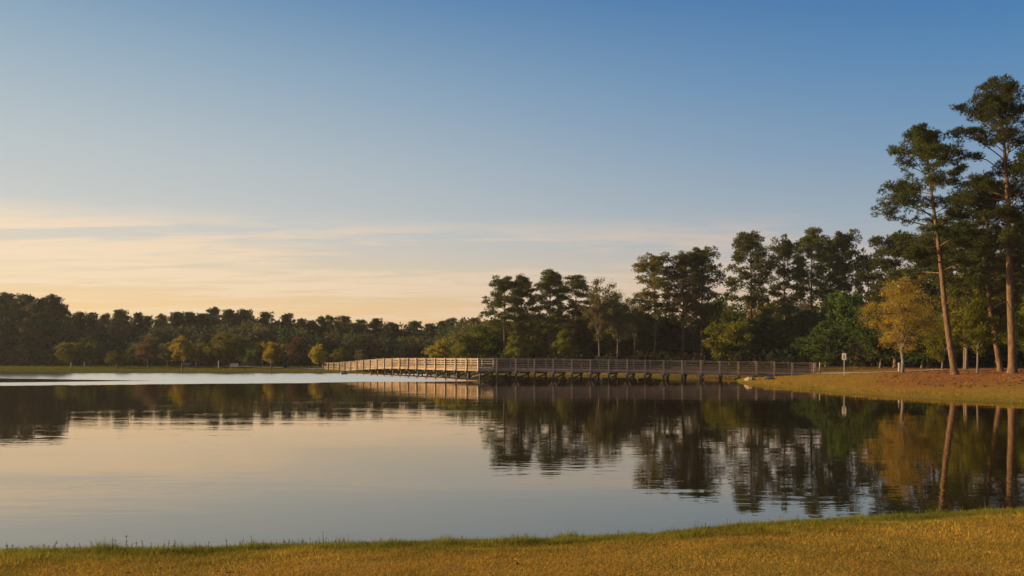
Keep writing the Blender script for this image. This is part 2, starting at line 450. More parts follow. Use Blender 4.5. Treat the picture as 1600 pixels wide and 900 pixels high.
def grass(name, pts, hgt, wid, colr, seed, lean=.55):
    r = np.random.default_rng(seed); n = len(pts)
    z = ground_z(pts) - .005; base = np.column_stack([pts, z])
    az = r.uniform(0, 2 * np.pi, n); side = np.column_stack([np.cos(az), np.sin(az), np.zeros(n)])
    up = np.column_stack([r.normal(0, lean, n), r.normal(0, lean, n), np.ones(n)]); up = norm(up)
    h = hgt * r.uniform(.5, 1.3, n); wd = wid * r.uniform(.6, 1.3, n)
    v = np.empty((n, 3, 3)); v[:, 0] = base - side * wd[:, None] / 2; v[:, 1] = base + side * wd[:, None] / 2; v[:, 2] = base + up * h[:, None]
    c = np.repeat(np.column_stack([colr, np.ones(n)])[:, None, :], 3, 1)
    o = link(name, make_mesh(name, v.reshape(-1, 3), np.arange(3 * n).reshape(-1, 3), 3, grm, False, {'tint': c.reshape(-1, 4)}))
    return o


rng = np.random.default_rng(5)
GREEN = np.array([.110, .125, .018]); LIME = np.array([.22, .195, .026]); GOLD = np.array([.42, .235, .030]); STRAW = np.array([.52, .32, .065]); RUST = np.array([.21, .095, .030])


def lerp(a, b, q): return a + (b - a) * q[:, None]


def near_points(n):
    p = np.column_stack([rng.uniform(-12, 15, n), rng.uniform(4.2, 14, n)])
    p = p[np.abs(p[:, 0]) < 2.5 + p[:, 1] * 1.1]
    dd = signed_dist(p); k = (dd > .18) & (dd < 7) & ((rng.uniform(0, 1, len(p)) > .62 * sst(wob(p[:, 0] * .8, p[:, 1] * 1.7, 2.4, 61) + .5 * wob(p[:, 0], p[:, 1] * 1.5, 7, 62), .25, .6)) | (dd < 1.3))
    return p[k], dd[k]


p, dd = near_points(1900000)
cl = wob(p[:, 0], p[:, 1], 1.6, 11) + .6 * wob(p[:, 0], p[:, 1], 5.0, 12)
edge = dd - .28 * cl - .12 * wob(p[:, 0], p[:, 1], 9, 15)
q = sst(edge, 1.25, 1.95)
c = lerp(lerp(np.tile(GREEN, (len(p), 1)), np.tile(LIME, (len(p), 1)), np.clip(.4 + .5 * cl + rng.normal(0, .25, len(p)), 0, 1)), lerp(np.tile(GOLD, (len(p), 1)), np.tile(STRAW, (len(p), 1)), rng.uniform(0, 1, len(p)) ** 2), q)
pat = wob(p[:, 0] * .7, p[:, 1] * 1.6, 1.9, 23) + .6 * wob(p[:, 0], p[:, 1] * 1.8, 4.6, 24)
c = lerp(c, np.tile(RUST, (len(p), 1)), np.clip(q * sst(dd, 1.9, 3.6) * (.35 + .9 * pat) + .14 * rng.normal(0, 1, len(p)), 0, .9))
c = lerp(c, np.tile(GREEN * .95, (len(p), 1)), q * np.clip(.0 - 1.0 * pat + .2 * rng.normal(0, 1, len(p)), 0, .8))
c = lerp(c, c * .92, sst(dd, 1.8, 2.6))
mix_g = (rng.uniform(0, 1, len(p)) < .10 + .30 * np.clip(wob(p[:, 0], p[:, 1], 3.1, 13), 0, 1)) & (q > .5)
c[mix_g] = GREEN * 1.25
c *= 1.12 * (rng.uniform(.55, 1.35, len(p)) * (1 + .30 * wob(p[:, 0], p[:, 1], 2.3, 17) + .18 * wob(p[:, 0], p[:, 1], 8, 18)))[:, None]
tuft = np.clip(wob(p[:, 0], p[:, 1], 5.5, 14) + .5 * wob(p[:, 0], p[:, 1], 13, 16), 0, 1)
hg = (.046 - .018 * q) * (1 + 2.2 * tuft ** 1.5 * (1 - .6 * q))
tag(grass('grass', p, hg, .0044, c, 1, .9), 'short turf of the near bank, green by the water and golden behind', 'grass', None, 'stuff')

# right bank turf
n = 150000
p = np.column_stack([rng.uniform(14, 75, n), rng.uniform(40, 100, n)]); dd = signed_dist(p); k = (dd > .1) & (dd < 34) & (p[:, 0] > 16)
p, dd = p[k], dd[k]; k = rng.uniform(0, 1, len(p)) < np.where(dd < 2.5, 1.0, .6); p, dd = p[k], dd[k]
cl = wob(p[:, 0], p[:, 1], .8, 21); s_ = np.clip(grove_straw(p[:, 0], p[:, 1]) + .15 * cl, 0, 1)
c = lerp(np.tile(LIME * .95, (len(p), 1)), np.tile(GOLD * .9, (len(p), 1)), np.clip(.55 + .4 * cl + sst(dd, .5, 4) * .3, 0, 1))
c = lerp(c, np.tile(np.array([.31, .115, .038]), (len(p), 1)), s_ * sst(dd, 2.0, 6.0)) * rng.uniform(.55, 1.3, len(p))[:, None]
hh_ = np.where(dd < 1.6, .16 + .10 * cl, .085) * (1 - .5 * s_ * sst(dd, 2, 6))
tag(grass('bank_grass', p, np.maximum(hh_, .03), .035, c, 2, .8), 'yellow green turf running to rusty pine straw under the bank pines', 'grass', None, 'stuff')

# far lawn turf
n = 110000
p = np.column_stack([rng.uniform(-120, 12, n), rng.uniform(108, 172, n)]); dd = signed_dist(p); k = (dd > .2) & (rng.uniform(0, 1, n) < sst(-p[:, 0], -12, 4)); p, dd = p[k], dd[k]
c = lerp(np.tile(GREEN * .9, (len(p), 1)), np.tile(LIME * .8, (len(p), 1)), np.clip(.1 + .4 * wob(p[:, 0], p[:, 1], .25, 31) + sst(p[:, 0], -70, -25) * .45, 0, 1)) * rng.uniform(.6, 1.3, len(p))[:, None]
tag(grass('far_grass', p, .12, .10, c, 3, .8), 'dull green lawn along the far shore', 'grass', None, 'stuff')


# dry weed stalks along the lip of the near bank
def weeds():
    r = np.random.default_rng(77); G = Geo(); L = []
    spots = [(20, 14), (30, 9), (92, 12), (95, 7), (150, 10), (153, 8), (174, 15), (187, 14), (197, 20), (206, 8), (226, 11), (262, 9), (277, 13), (325, 8), (350, 10), (380, 12), (387, 14), (500, 16), (508, 9), (530, 10), (690, 7), (1135, 9), (1160, 7), (1230, 8), (1270, 7), (1433, 9), (1445, 11), (1500, 7), (1540, 8)]
    spots += [(float(r.uniform(0, 560)), float(r.uniform(3, 8))) for _ in range(60)] + [(float(r.uniform(560, 1600)), float(r.uniform(3, 7))) for _ in range(60)]
    py = np.array(near, float)
    for px, hp in spots:
        y = np.interp(px, py[:, 0], py[:, 1]); dist = 1.8 * F / (y - HZ); b0 = at(px, dist) + np.array([0, r.uniform(-.1, .15)])
        h = (hp + 5) * dist / F; z0 = gz(*b0) - .01
        ln = r.normal(0, .10, 2) * h
        k = np.linspace(0, 1, 5)[:, None]
        pts = np.array([b0[0], b0[1], z0]) + k * np.array([0, 0, h]) + k ** 2 * np.array([ln[0], ln[1], 0])
        G.tube(pts, np.linspace(.0035, .0016, 5), 4, False)
        for _ in range(int(3 + hp * .6)):
            u = r.uniform(.35, 1.0); c0 = pts[0] + (pts[-1] - pts[0]) * u; dr = norm(np.array([r.normal(), r.normal(), r.uniform(.2, 1)])); s = r.uniform(.007, .016)
            sd2 = norm(np.cross(dr, r.normal(size=3)))
            G.add([c0, c0 + dr * s * .5 + sd2 * s * .3, c0 + dr * s, c0 + dr * s * .5 - sd2 * s * .3], [[0, 1, 2, 3]])
    o = G.obj('weeds', rough_mat('dry_weed', (.10, .075, .03), (.16, .12, .05), 8))
    tag(o, 'thin dry weed stalks sticking up along the near bank edge', 'weeds', None, 'stuff')


weeds()


def litter(name, pts, size, label, seed, cols):
    r = np.random.default_rng(seed); n = len(pts); z = ground_z(pts) + r.uniform(.01, .035, n)
    c = np.column_stack([pts, z]); a1 = norm(r.normal(size=(n, 3)) * np.array([1, 1, .35])); a2 = norm(np.cross(a1, np.array([0, 0, 1.]) + .4 * r.normal(size=(n, 3))))
    s = (size * r.uniform(.5, 1.3, n))[:, None]
    v = np.stack([c - a1 * s, c + a2 * s * .5 + [0, 0, .006], c + a1 * s, c - a2 * s * .5], 1)
    cc = np.array(cols)[r.integers(0, len(cols), n)] * r.uniform(.6, 1.3, (n, 1)); cc = np.repeat(np.column_stack([cc, np.ones(n)])[:, None], 4, 1)
    tag(link(name, make_mesh(name, v.reshape(-1, 3), np.arange(4 * n).reshape(-1, 4), 4, grm, False, {'tint': cc.reshape(-1, 4)})), label, 'leaves', None, 'stuff')


q_ = np.column_stack([rng.uniform(-9, 11, 2600), rng.uniform(5, 12, 2600)]); q_ = q_[(signed_dist(q_) > 1.2) & (rng.uniform(0, 1, 2600) < .06 + .3 * np.clip(wob(q_[:, 0], q_[:, 1], 1.1, 41), 0, 1))]
litter('fallen_leaves', q_, .024, 'brown fallen leaves scattered over the near bank grass', 51, [(.22, .10, .035), (.15, .075, .03), (.30, .17, .05), (.12, .06, .025)])
q_ = np.column_stack([rng.uniform(28, 62, 5000), rng.uniform(50, 84, 5000)]); q_ = q_[(signed_dist(q_) > 2) & (grove_straw(q_[:, 0], q_[:, 1]) > .3)]
litter('bank_leaves', q_, .10, 'rusty fallen leaves and bark bits under the bank pines', 52, [(.30, .11, .035), (.12, .06, .03), (.36, .20, .05), (.06, .035, .02)])


# ---------------------------------------------------------------- trees
def clump_needles(r, C, D, k, length, width, spread=.8):
    n = len(C); c = np.repeat(C, k, 0); d0 = norm(np.repeat(D, k, 0) + spread * r.normal(size=(n * k, 3)))
    s = norm(np.cross(d0, r.normal(size=(n * k, 3)))); L = (length * r.uniform(.7, 1.25, n * k))[:, None]; W = (width * r.uniform(.7, 1.3, n * k))[:, None]
    v = np.empty((n * k, 3, 3)); v[:, 0] = c - s * W / 2; v[:, 1] = c + s * W / 2; v[:, 2] = c + d0 * L
    return v.reshape(-1, 3)


def crown_mesh(name, vv, mat):
    v = np.concatenate(vv); return make_mesh(name, v, np.arange(len(v)).reshape(-1, 3), 3, mat)


def pine(seed, H=20., cb=.5, RR=3.6, limbs=40, sub=4, tufts=60, k=6, nl=.30, nw=.07, rc=.62, tr=.30, bend=(0, 0), lean=(0, 0), bias=(0, 0), stubs=3, low=.55, mat=None, top=.62, sides=9, var=.62, inner=.42):
    """trunk and crown meshes of a loblolly pine: bare bole, layered limbs ending in needle puffs"""
    r = np.random.default_rng(seed)
    def trunk_at(u):
        u = np.asarray(u, float)
        return np.stack([lean[0] * u * H + bend[0] * np.sin(u * 3.0) + .08 * np.sin(u * 9 + seed), lean[1] * u * H + bend[1] * np.sin(u * 3.0) + .08 * np.cos(u * 7 + seed), u * H], -1)
    G = Geo(); u = np.concatenate([[0, .012, .03], np.linspace(.07, 1, 16)]); rad = tr * (1 - u) ** .75 * .92 + .03; rad[0] = tr * 1.75; rad[1] = tr * 1.25; rad[2] = tr * 1.04
    u2 = u.copy()
    G.tube(trunk_at(u2 - .012 * (u2 == 0)), rad, sides, False)
    T, DD = [], []
    for j in range(limbs):
        uu = cb + (1 - cb) * ((j + r.uniform(0, 1)) / limbs) ** .92; up = (uu - cb) / (1 - cb)
        az = j * 2.399 + r.uniform(-.5, .5); dirh = np.array([math.cos(az), math.sin(az)])
        prof = (low + (1 - low) * min(1, up / .45)) if up < .45 else math.sqrt(max(0, 1 - ((up - .45) / .565) ** 1.9))
        L = RR * max(prof, .16) * r.uniform(var, 1.12) * (1 + dirh @ np.array(bias))
        if L < .35: L = .35
        el = R(-4 + 62 * up ** 1.6 + r.uniform(-12, 12))
        p0 = trunk_at(uu); q = np.linspace(0, 1, 6)[:, None]
        dv = np.array([dirh[0] * math.cos(el), dirh[1] * math.cos(el), math.sin(el)])
        kink = r.normal(0, .10, 3) * L
        pts = p0 + q * dv * L + q ** 2 * np.array([0, 0, L * (.20 - .22 * (1 - up))]) + np.sin(q * math.pi) * kink + np.sin(q * math.pi) * np.array([0, 0, L * .10])
        lr = (.018 + .0115 * L) * (1 - .35 * up)
        G.tube(pts, np.linspace(lr, lr * .3, 6), 5, False)
        ns = max(2, int(round(sub * (.45 + L / RR * .75))))
        for s in range(ns):
            f = 1.0 if s == 0 else r.uniform(inner, 1.0); base = p0 + (pts[-1] - p0) * f
            base = np.array([np.interp(f, q[:, 0], pts[:, x]) for x in range(3)])
            off = r.normal(0, 1, 3) * np.array([1, 1, .55]); off = off / (np.linalg.norm(off) + 1e-6) * r.uniform(.3, 1.0) * rc * 1.9
            if s == 0: off *= .2
            c = base + off + np.array([0, 0, .15 * rc])
            if s: G.tube([base, (base + c) / 2 + np.array([0, 0, -.04]), c], [lr * .35, lr * .25, .012], 3, False)
            n = int(tufts * r.uniform(.6, 1.25)); o = norm(r.normal(size=(n, 3))) * (r.uniform(0, 1, (n, 1)) ** .42)
            rr = rc * r.uniform(.75, 1.25)
            T.append(c + o * rr * np.array([1, 1, .62])); DD.append(norm(o + np.array([0, 0, .45])))
    for j in range(int(10 * top * 2)):
        c = trunk_at(1.0 - r.uniform(0, .05)) + r.normal(0, .5 * rc, 3); n = int(tufts * .8); o = norm(r.normal(size=(n, 3))) * (r.uniform(0, 1, (n, 1)) ** .42)
        T.append(c + o * rc * .8 * np.array([1, 1, .8])); DD.append(norm(o + np.array([0, 0, .6])))
    for j in range(stubs):
        uu = r.uniform(cb * .55, cb); az = r.uniform(0, 6.28); p0 = trunk_at(uu); L = r.uniform(.5, 1.6); d = np.array([math.cos(az), math.sin(az), r.uniform(-.3, .3)])
        G.tube([p0, p0 + d * L * .6, p0 + d * L + np.array([0, 0, -.15])], [.035, .022, .01], 4, False)
    vv = clump_needles(r, np.concatenate(T), np.concatenate(DD), k, nl, nw)
    return G.mesh('pine_trunk', M['bark'], True), crown_mesh('pine_crown', [vv], mat or M['pine'])


def leafy(seed, H=8., th=1.6, RX=3., clumps=46, per=160, leaf=.16, cr=.75, tr=.14, mat=None, bark=None, pointy=0.0, lobes=.25, fork=9, drop=0.0, flat=1.0, twigs=0, fill=.55):
    """trunk and crown meshes of a broad-leaved tree; leaf clumps hang on real limbs"""
    r = np.random.default_rng(seed); zc_ = (H + th) / 2 ; hz_ = (H - th) / 2
    G = Geo(); fz = th * 1.15 + .03 * H
    tp = np.array([[0, 0, -.15], [.03 * H * .2, 0, fz * .5], [r.normal(0, .04) * H * .3, r.normal(0, .04) * H * .3, fz]])
    G.tube(np.vstack([tp[:1], [tp[0] + [0, 0, .3]], tp[1:]]), [tr * 1.5, tr * 1.05, tr * .95, tr * .85], 8, False)
    ph = r.uniform(0, 6.28, 6); V = []
    tips = []
    for j in range(clumps):
        d = norm(r.normal(size=3)); rho = r.uniform(0, 1) ** fill
        lob = 1 + lobes * (math.sin(3 * math.atan2(d[1], d[0]) + ph[0]) * .5 + math.sin(5 * d[2] + ph[1] + 2 * d[0]) * .6)
        z = d[2] * rho; wr = (1 - pointy * max(0, z)) * (1 - .35 * max(0, -z) * (1 - drop))
        c = np.array([d[0] * RX * rho * lob * wr, d[1] * RX * rho * lob * wr, zc_ + hz_ * z * flat * (1 if z < 0 else lob ** .5)])
        c[2] = min(c[2], H - cr * .4); tips.append(c)
        n = int(per * r.uniform(.6, 1.3)); rr = cr * r.uniform(.65, 1.3)
        cen = c + r.normal(0, .45, (n, 3)) * rr * np.array([1, 1, .7])
        a1 = norm(r.normal(size=(n, 3))); a2 = norm(np.cross(a1, r.normal(size=(n, 3)))); s = (leaf * r.uniform(.6, 1.3, n))[:, None]
        v = np.empty((n, 3, 3)); v[:, 0] = cen - a2 * s * .5; v[:, 1] = cen + a2 * s * .5; v[:, 2] = cen + a1 * s * 1.1; V.append(v.reshape(-1, 3))
    tips = np.array(tips); order = r.permutation(len(tips))
    top = tp[-1]; mains = []
    for j in range(min(fork, len(tips))):
        e = tips[order[j]]; e = top + (e - top) * .85; mid = top + (e - top) * .5 + np.array([0, 0, .08 * H]) * r.uniform(.2, 1)
        q = np.linspace(0, 1, 7)[:, None]; pts = (1 - q) ** 2 * top + 2 * q * (1 - q) * mid + q ** 2 * e
        G.tube(pts, np.linspace(tr * .5, tr * .08, 7), 5, False); mains.append(pts)
    allp = np.concatenate(mains)
    for j in order[fork:]:
        e = tips[j]; dd_ = np.linalg.norm(allp - e, axis=1) + .6 * np.maximum(0, allp[:, 2] - e[2]); b0 = allp[np.argmin(dd_)]
        G.tube([b0, (b0 + e) / 2 + r.normal(0, .05, 3), e], [tr * .2, tr * .12, tr * .05], 4, False)
    for j in range(twigs):
        e = tips[r.integers(len(tips))]; b0 = e + r.normal(0, .4, 3) * cr; e2 = b0 + norm(r.normal(size=3) + np.array([e[0] / RX, e[1] / RX, .8])) * r.uniform(.4, 1.1)
        G.tube([e, b0, e2], [.016, .012, .005], 3, False)
    return G.mesh('leafy_trunk', bark or M['bark_grey'], True), crown_mesh('leafy_crown', V, mat or M['green'])


def plant(name, meshes, label, cat, loc, rz=0., scale=(1, 1, 1), group=None, mat=None):
    """a tree as a thing: an empty at its foot carrying a trunk and a crown"""
    o = thing(name, label, cat, loc, rz, group); o.scale = scale
    link('trunk', meshes[0], o); cr = link('crown', meshes[1], o)
    if mat:
        cr.material_slots[0].link = 'OBJECT'; cr.material_slots[0].material = M[mat]
    return o


def foot(px, d, sink=.05):
    x, y = at(px, d); return (x, y, gz(x, y) - sink)


def hgt(ytop, loc): return EYE - (ytop - HZ) * loc[1] / F - loc[2]


# ---- the big pines on the right bank
def big_pine(px, d, ptop, ytop, label, seed, group='tall pines on the right bank', **kw):
    loc = foot(px, d); H = hgt(ytop, loc) - 1.75
    lx = ((ptop - px) / F * d) / H
    me = pine(seed, H=H, mat=M['pine_near'], lean=(lx, kw.pop('ly', 0.0)), **kw)
    return plant('pine_tree', me, label, 'pine tree', loc, 0, (1, 1, 1), group)


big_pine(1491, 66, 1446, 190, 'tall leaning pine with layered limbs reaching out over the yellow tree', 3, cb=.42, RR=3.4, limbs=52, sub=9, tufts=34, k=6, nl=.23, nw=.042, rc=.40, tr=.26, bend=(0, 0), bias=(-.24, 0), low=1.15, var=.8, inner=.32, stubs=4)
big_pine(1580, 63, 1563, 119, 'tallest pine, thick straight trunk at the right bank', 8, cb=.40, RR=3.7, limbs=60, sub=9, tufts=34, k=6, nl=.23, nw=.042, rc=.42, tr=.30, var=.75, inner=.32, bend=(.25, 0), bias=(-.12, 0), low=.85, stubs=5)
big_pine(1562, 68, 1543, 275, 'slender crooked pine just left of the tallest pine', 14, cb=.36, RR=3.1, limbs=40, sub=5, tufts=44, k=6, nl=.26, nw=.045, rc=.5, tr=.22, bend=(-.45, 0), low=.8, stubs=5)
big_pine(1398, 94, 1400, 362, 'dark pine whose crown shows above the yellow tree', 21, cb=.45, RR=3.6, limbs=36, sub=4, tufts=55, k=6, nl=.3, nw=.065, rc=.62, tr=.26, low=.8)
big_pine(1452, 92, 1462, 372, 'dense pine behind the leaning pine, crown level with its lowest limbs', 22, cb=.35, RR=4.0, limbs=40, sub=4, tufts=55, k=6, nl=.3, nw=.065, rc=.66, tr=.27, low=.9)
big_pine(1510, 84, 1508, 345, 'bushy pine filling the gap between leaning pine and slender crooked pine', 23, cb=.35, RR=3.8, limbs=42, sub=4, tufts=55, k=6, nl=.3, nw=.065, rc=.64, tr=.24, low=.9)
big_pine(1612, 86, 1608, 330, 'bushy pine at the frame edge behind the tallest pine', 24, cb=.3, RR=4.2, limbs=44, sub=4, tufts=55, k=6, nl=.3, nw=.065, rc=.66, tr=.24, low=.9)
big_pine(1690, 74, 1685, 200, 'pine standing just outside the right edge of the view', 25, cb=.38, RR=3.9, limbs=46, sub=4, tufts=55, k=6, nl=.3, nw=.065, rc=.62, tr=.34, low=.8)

# ---- leafy trees on the right bank
def leaf_tree(px, d, ytop, wpx, label, seed, mat, group, th=.2, name='leafy_tree', **kw):
    loc = foot(px, d); H = hgt(ytop, loc); RX = wpx / 2 / F * d
    me = leafy(seed, H=H, th=H * th, RX=RX, mat=M[mat], **kw)
    return plant(name, me, label, 'tree', loc, 0, (1, 1, 1), group)


leaf_tree(1410, 74.5, 424, 116, 'golden yellow tree with thin twiggy crown beside the path', 31, 'amber', None, th=.17, clumps=200, per=125, leaf=.082, cr=.62, tr=.17, pointy=.55, lobes=.2, fork=22, twigs=500, drop=.7, fill=.45)
GB = 'leafy trees on the right bank'
leaf_tree(1527, 66, 462, 62, 'small green tree between the leaning pine and the slender pine', 32, 'bright', GB, th=.22, clumps=80, per=150, leaf=.10, cr=.5, tr=.09, fork=12, pointy=.3)
leaf_tree(1472, 80, 478, 66, 'yellow green tree right behind the leaning pine trunk', 33, 'bright', GB, th=.12, clumps=80, per=150, leaf=.12, cr=.6, tr=.10, fork=10)
leaf_tree(1509, 78, 430, 70, 'olive tree with thin trunk behind the small green tree', 34, 'olive', GB, th=.2, clumps=90, per=150, leaf=.13, cr=.65, tr=.11, fork=10)
leaf_tree(1604, 76, 455, 76, 'green tree behind the foot of the tallest pine', 35, 'bright', GB, th=.15, clumps=90, per=150, leaf=.13, cr=.65, tr=.11, fork=10)
leaf_tree(1556, 88, 420, 90, 'rusty leaved tree behind the slender crooked pine', 36, 'rust', GB, th=.15, clumps=90, per=150, leaf=.15, cr=.7, tr=.13, fork=10)
leaf_tree(1375, 92, 470, 70, 'dark green tree behind the left side of the yellow tree', 37, 'dark', GB, th=.08, clumps=90, per=170, leaf=.17, cr=.8, tr=.13, fork=8)
leaf_tree(1440, 90, 455, 80, 'dark green tree behind the right side of the yellow tree', 38, 'dark', GB, th=.08, clumps=100, per=170, leaf=.17, cr=.8, tr=.13, fork=8)
leaf_tree(1655, 84, 430, 90, 'dark tree outside the right edge of the view', 39, 'dark', GB, th=.08, clumps=90, per=170, leaf=.17, cr=.8, tr=.13, fork=8)

# ---- the pine grove beyond the bridge
mid = [pine(100 + s, H=20., cb=cb, RR=3.7, limbs=lb, sub=5, tufts=34, k=5, nl=.34, nw=.10, rc=.66, tr=.22, bend=(bx, 0), low=lw, sides=7, mat=M['pine'])
       for s, cb, lb, lw, bx in ((1, .45, 40, .85, .2), (2, .50, 38, .8, -.2), (3, .40, 44, .9, .15), (4, .52, 36, .9, -.1))]
GP = 'pines of the grove beyond the bridge'


def grove_pine(px, d, ytop, wpx, var, rz, label, mat=None):
    loc = foot(px, d); H = hgt(ytop, loc); sxy = (wpx / F * d) / 6.3
    plant('pine_tree', mid[var], label, 'pine tree', loc, rz, (sxy, sxy, H / 21.1), GP, mat)


for args in [
    (787, 134, 437, 56, 0, .3, 'leftmost grove pine, small crown over a bare trunk'),
    (816, 138, 436, 50, 1, 1.2, 'grove pine second from the left, close beside the leftmost one'),
    (860, 133, 426, 58, 2, 2.0, 'round topped pine third from the left of the grove'),
    (900, 140, 436, 56, 3, .8, 'dense dark pine just left of the thin bare-looking trees'),
    (1022, 124, 403, 62, 1, 2.6, 'golden green pine with a tall pale trunk near mid grove', 'pine_gold'),
    (1068, 124, 398, 60, 2, 4.1, 'golden green pine left half of a joined pair', 'pine_gold'),
    (1096, 125, 393, 60, 0, 5.0, 'dark topped pine right half of a joined pair'),
    (1172, 130, 367, 66, 2, .0, 'tall straight pine standing above the yellow green bush tree'),
    (1227, 134, 379, 56, 0, 2.2, 'slimmer pine between the straight pine and the close tall trio'),
    (1268, 132, 365, 56, 3, 1.0, 'tallest of the close trio of dark pines near the sign'),
    (1296, 137, 378, 50, 1, 3.3, 'middle one of the close trio of dark pines near the sign'),
    (1320, 133, 368, 52, 0, 4.6, 'rightmost of the close trio of dark pines near the sign'),
    (1358, 138, 404, 44, 3, 5.5, 'low small crowned pine beside the yellow tree top'),
]:
    grove_pine(*args)

GU = 'leafy trees under the grove pines'
und = [leafy(60 + s, H=10., th=.8, RX=4.2, clumps=90, per=110, leaf=.30, cr=1.0, tr=.16, lobes=.35, fork=8, mat=M['dark'], pointy=pt) for s, pt in ((1, .2), (2, .45), (3, .1))]
thin = [leafy(70 + s, H=14., th=4., RX=3.2, clumps=80, per=85, leaf=.22, cr=.9, tr=.16, fork=20, twigs=260, mat=M['sparse'], pointy=.2, lobes=.4) for s in (1, 2)]


def under(px, d, ytop, wpx, var, rz, label, mat, src=None, H0=10., R0=4.2):
    src = src or und; loc = foot(px, d); H = hgt(ytop, loc); sxy = (wpx / 2 / F * d) / R0
    plant('leafy_tree', src[var], label, 'tree', loc, rz, (sxy, sxy, H / H0), GU, mat)


for args in [
    (688, 128, 530, 38, 1, .4, 'small rounded olive tree beyond the bridge corner', 'yellow'),
    (729, 133, 512, 60, 0, 1.4, 'broad olive tree just left of the leftmost grove pine', 'olive'),
    (762, 140, 503, 66, 2, 2.2, 'dull green tree at the left end of the grove', 'green'),
    (806, 128, 524, 44, 1, 3.2, 'low yellow green shrub tree below the second grove pine', 'bright'),
    (836, 139, 497, 70, 0, 4.0, 'olive tree below the round topped pine', 'olive'),
    (884, 129, 515, 40, 1, 4.8, 'narrow yellow green tree below the dense dark pine', 'bright'),
    (918, 140, 478, 70, 2, 5.5, 'rusty olive tree below the thin bare-looking trees', 'rust'),
    (972, 137, 485, 74, 0, .9, 'green tree left of the golden green pine trunk', 'olive'),
    (1046, 139, 500, 70, 1, 1.8, 'rusty tree between the golden green pine and the joined pair', 'rust'),
    (1122, 136, 462, 64, 2, 2.7, 'mid green tree behind the yellow green bush tree', 'green'),
    (1140, 116, 494, 78, 0, 3.6, 'yellow green bush tree standing behind the bridge rail', 'bright'),
    (1198, 128, 492, 84, 1, 4.4, 'dark tree below the tall straight pine', 'dark'),
    (1248, 122, 478, 84, 2, 5.2, 'very dark tree below the slimmer pine', 'dark'),
    (1316, 118, 442, 68, 0, .2, 'deep green round crowned tree just behind the sign', 'green'),
    (1290, 104, 500, 90, 1, 1.1, 'black green bush tree at the end of the bridge', 'dark'),
    (1345, 100, 492, 84, 2, 2.0, 'black green bush tree to the right of the sign', 'dark'),
]:
    under(*args)
under(952, 138, 466, 60, 2, 3.0, 'pale green tree directly behind the thin bare-looking trees', 'green')
under(998, 139, 478, 56, 0, 4.0, 'olive green tree between thin trees and golden green pine', 'olive')
under(936, 125, 436, 48, 0, .5, 'leftmost of the thin bare-looking trees in the grove', 'sparse', thin, 14., 3.2)
under(992, 128, 458, 46, 0, 2.9, 'third thin bare-looking tree, shorter, close left of the golden green pine', 'sparse', thin, 14., 3.2)
under(965, 125, 438, 50, 1, 1.7, 'middle one of the three thin bare-looking grove trees', 'sparse', thin, 14., 3.2)

# ---- small trees on the far lawn
GL = 'small trees on the far lawn'
lawn = [leafy(40 + s, H=6., th=1.1, RX=2.6, clumps=60, per=80, leaf=.24, cr=.62, tr=.10, lobes=.22, fork=8, pointy=pt, mat=M['yellow']) for s, pt in ((1, .25), (2, .5), (3, .1))]
for (px, d, ytop, wpx, var, rz, label, mat) in [
    (112, 158, 530, 42, 0, .3, 'dim green bushy tree at the far left of the lawn', 'olive'),
    (140, 160, 528, 34, 2, .9, 'darker green bushy tree joined to the far left one', 'green'),
    (181, 146, 549, 23, 2, 1.4, 'tiny olive tree alone on the far lawn', 'olive'),
    (208, 158, 536, 22, 1, 2.2, 'slim pale green tree beside the tan brown tree', 'green'),
    (231, 154, 525, 38, 1, 2.9, 'tan brown tree between slim pale green and dim green trees', 'tan'),
    (262, 162, 530, 34, 0, 3.5, 'dim green tree left of the first yellow tree', 'olive'),
    (286, 151, 526, 36, 1, 4.2, 'orange yellow tree between dim green and greenish yellow trees', 'yellow'),
    (312, 156, 531, 26, 0, 4.7, 'greenish yellow tree touching the wide olive tree', 'olive'),
    (394, 160, 543, 34, 2, .5, 'low fresh green bush right of the wide olive tree', 'green'),
    (410, 163, 530, 26, 0, 1.2, 'dim slim tree behind the bright yellow tree', 'dark'),
    (425, 145, 529, 30, 0, 2.0, 'bright yellow egg shaped tree on a thin trunk, left of the reddish tan one', 'yellow'),
    (462, 152, 525, 30, 1, 2.6, 'reddish tan tree between the two round yellow trees', 'tan'),
    (496, 140, 538, 28, 2, 3.2, 'small round yellow tree at the far end of the bridge', 'yellow'),
    (535, 150, 544, 32, 1, 4.0, 'fresh green bush tree behind the far bridge rail', 'bright'),
    (564, 156, 547, 20, 1, 4.9, 'small dim tree right of the fresh green bush tree', 'sparse'),
]:
    loc = foot(px, d); H = hgt(ytop, loc); sxy = 1.18 * (wpx / 2 / F * d) / 2.6
    plant('leafy_tree', lawn[var], label, 'tree', loc, rz, (sxy, sxy, H / 6.), GL, mat)
loc = foot(357, 150)
plant('leafy_tree', leafy(48, H=hgt(520, loc), th=1.2, RX=36 / F * 150, clumps=110, per=100, leaf=.22, cr=.75, tr=.15, lobes=.2, fork=12, pointy=.15, flat=1.0, mat=M['yellow']), 'wide domed olive yellow tree on the far lawn', 'tree', loc, 0, (1, 1, 1), GL, 'olive')

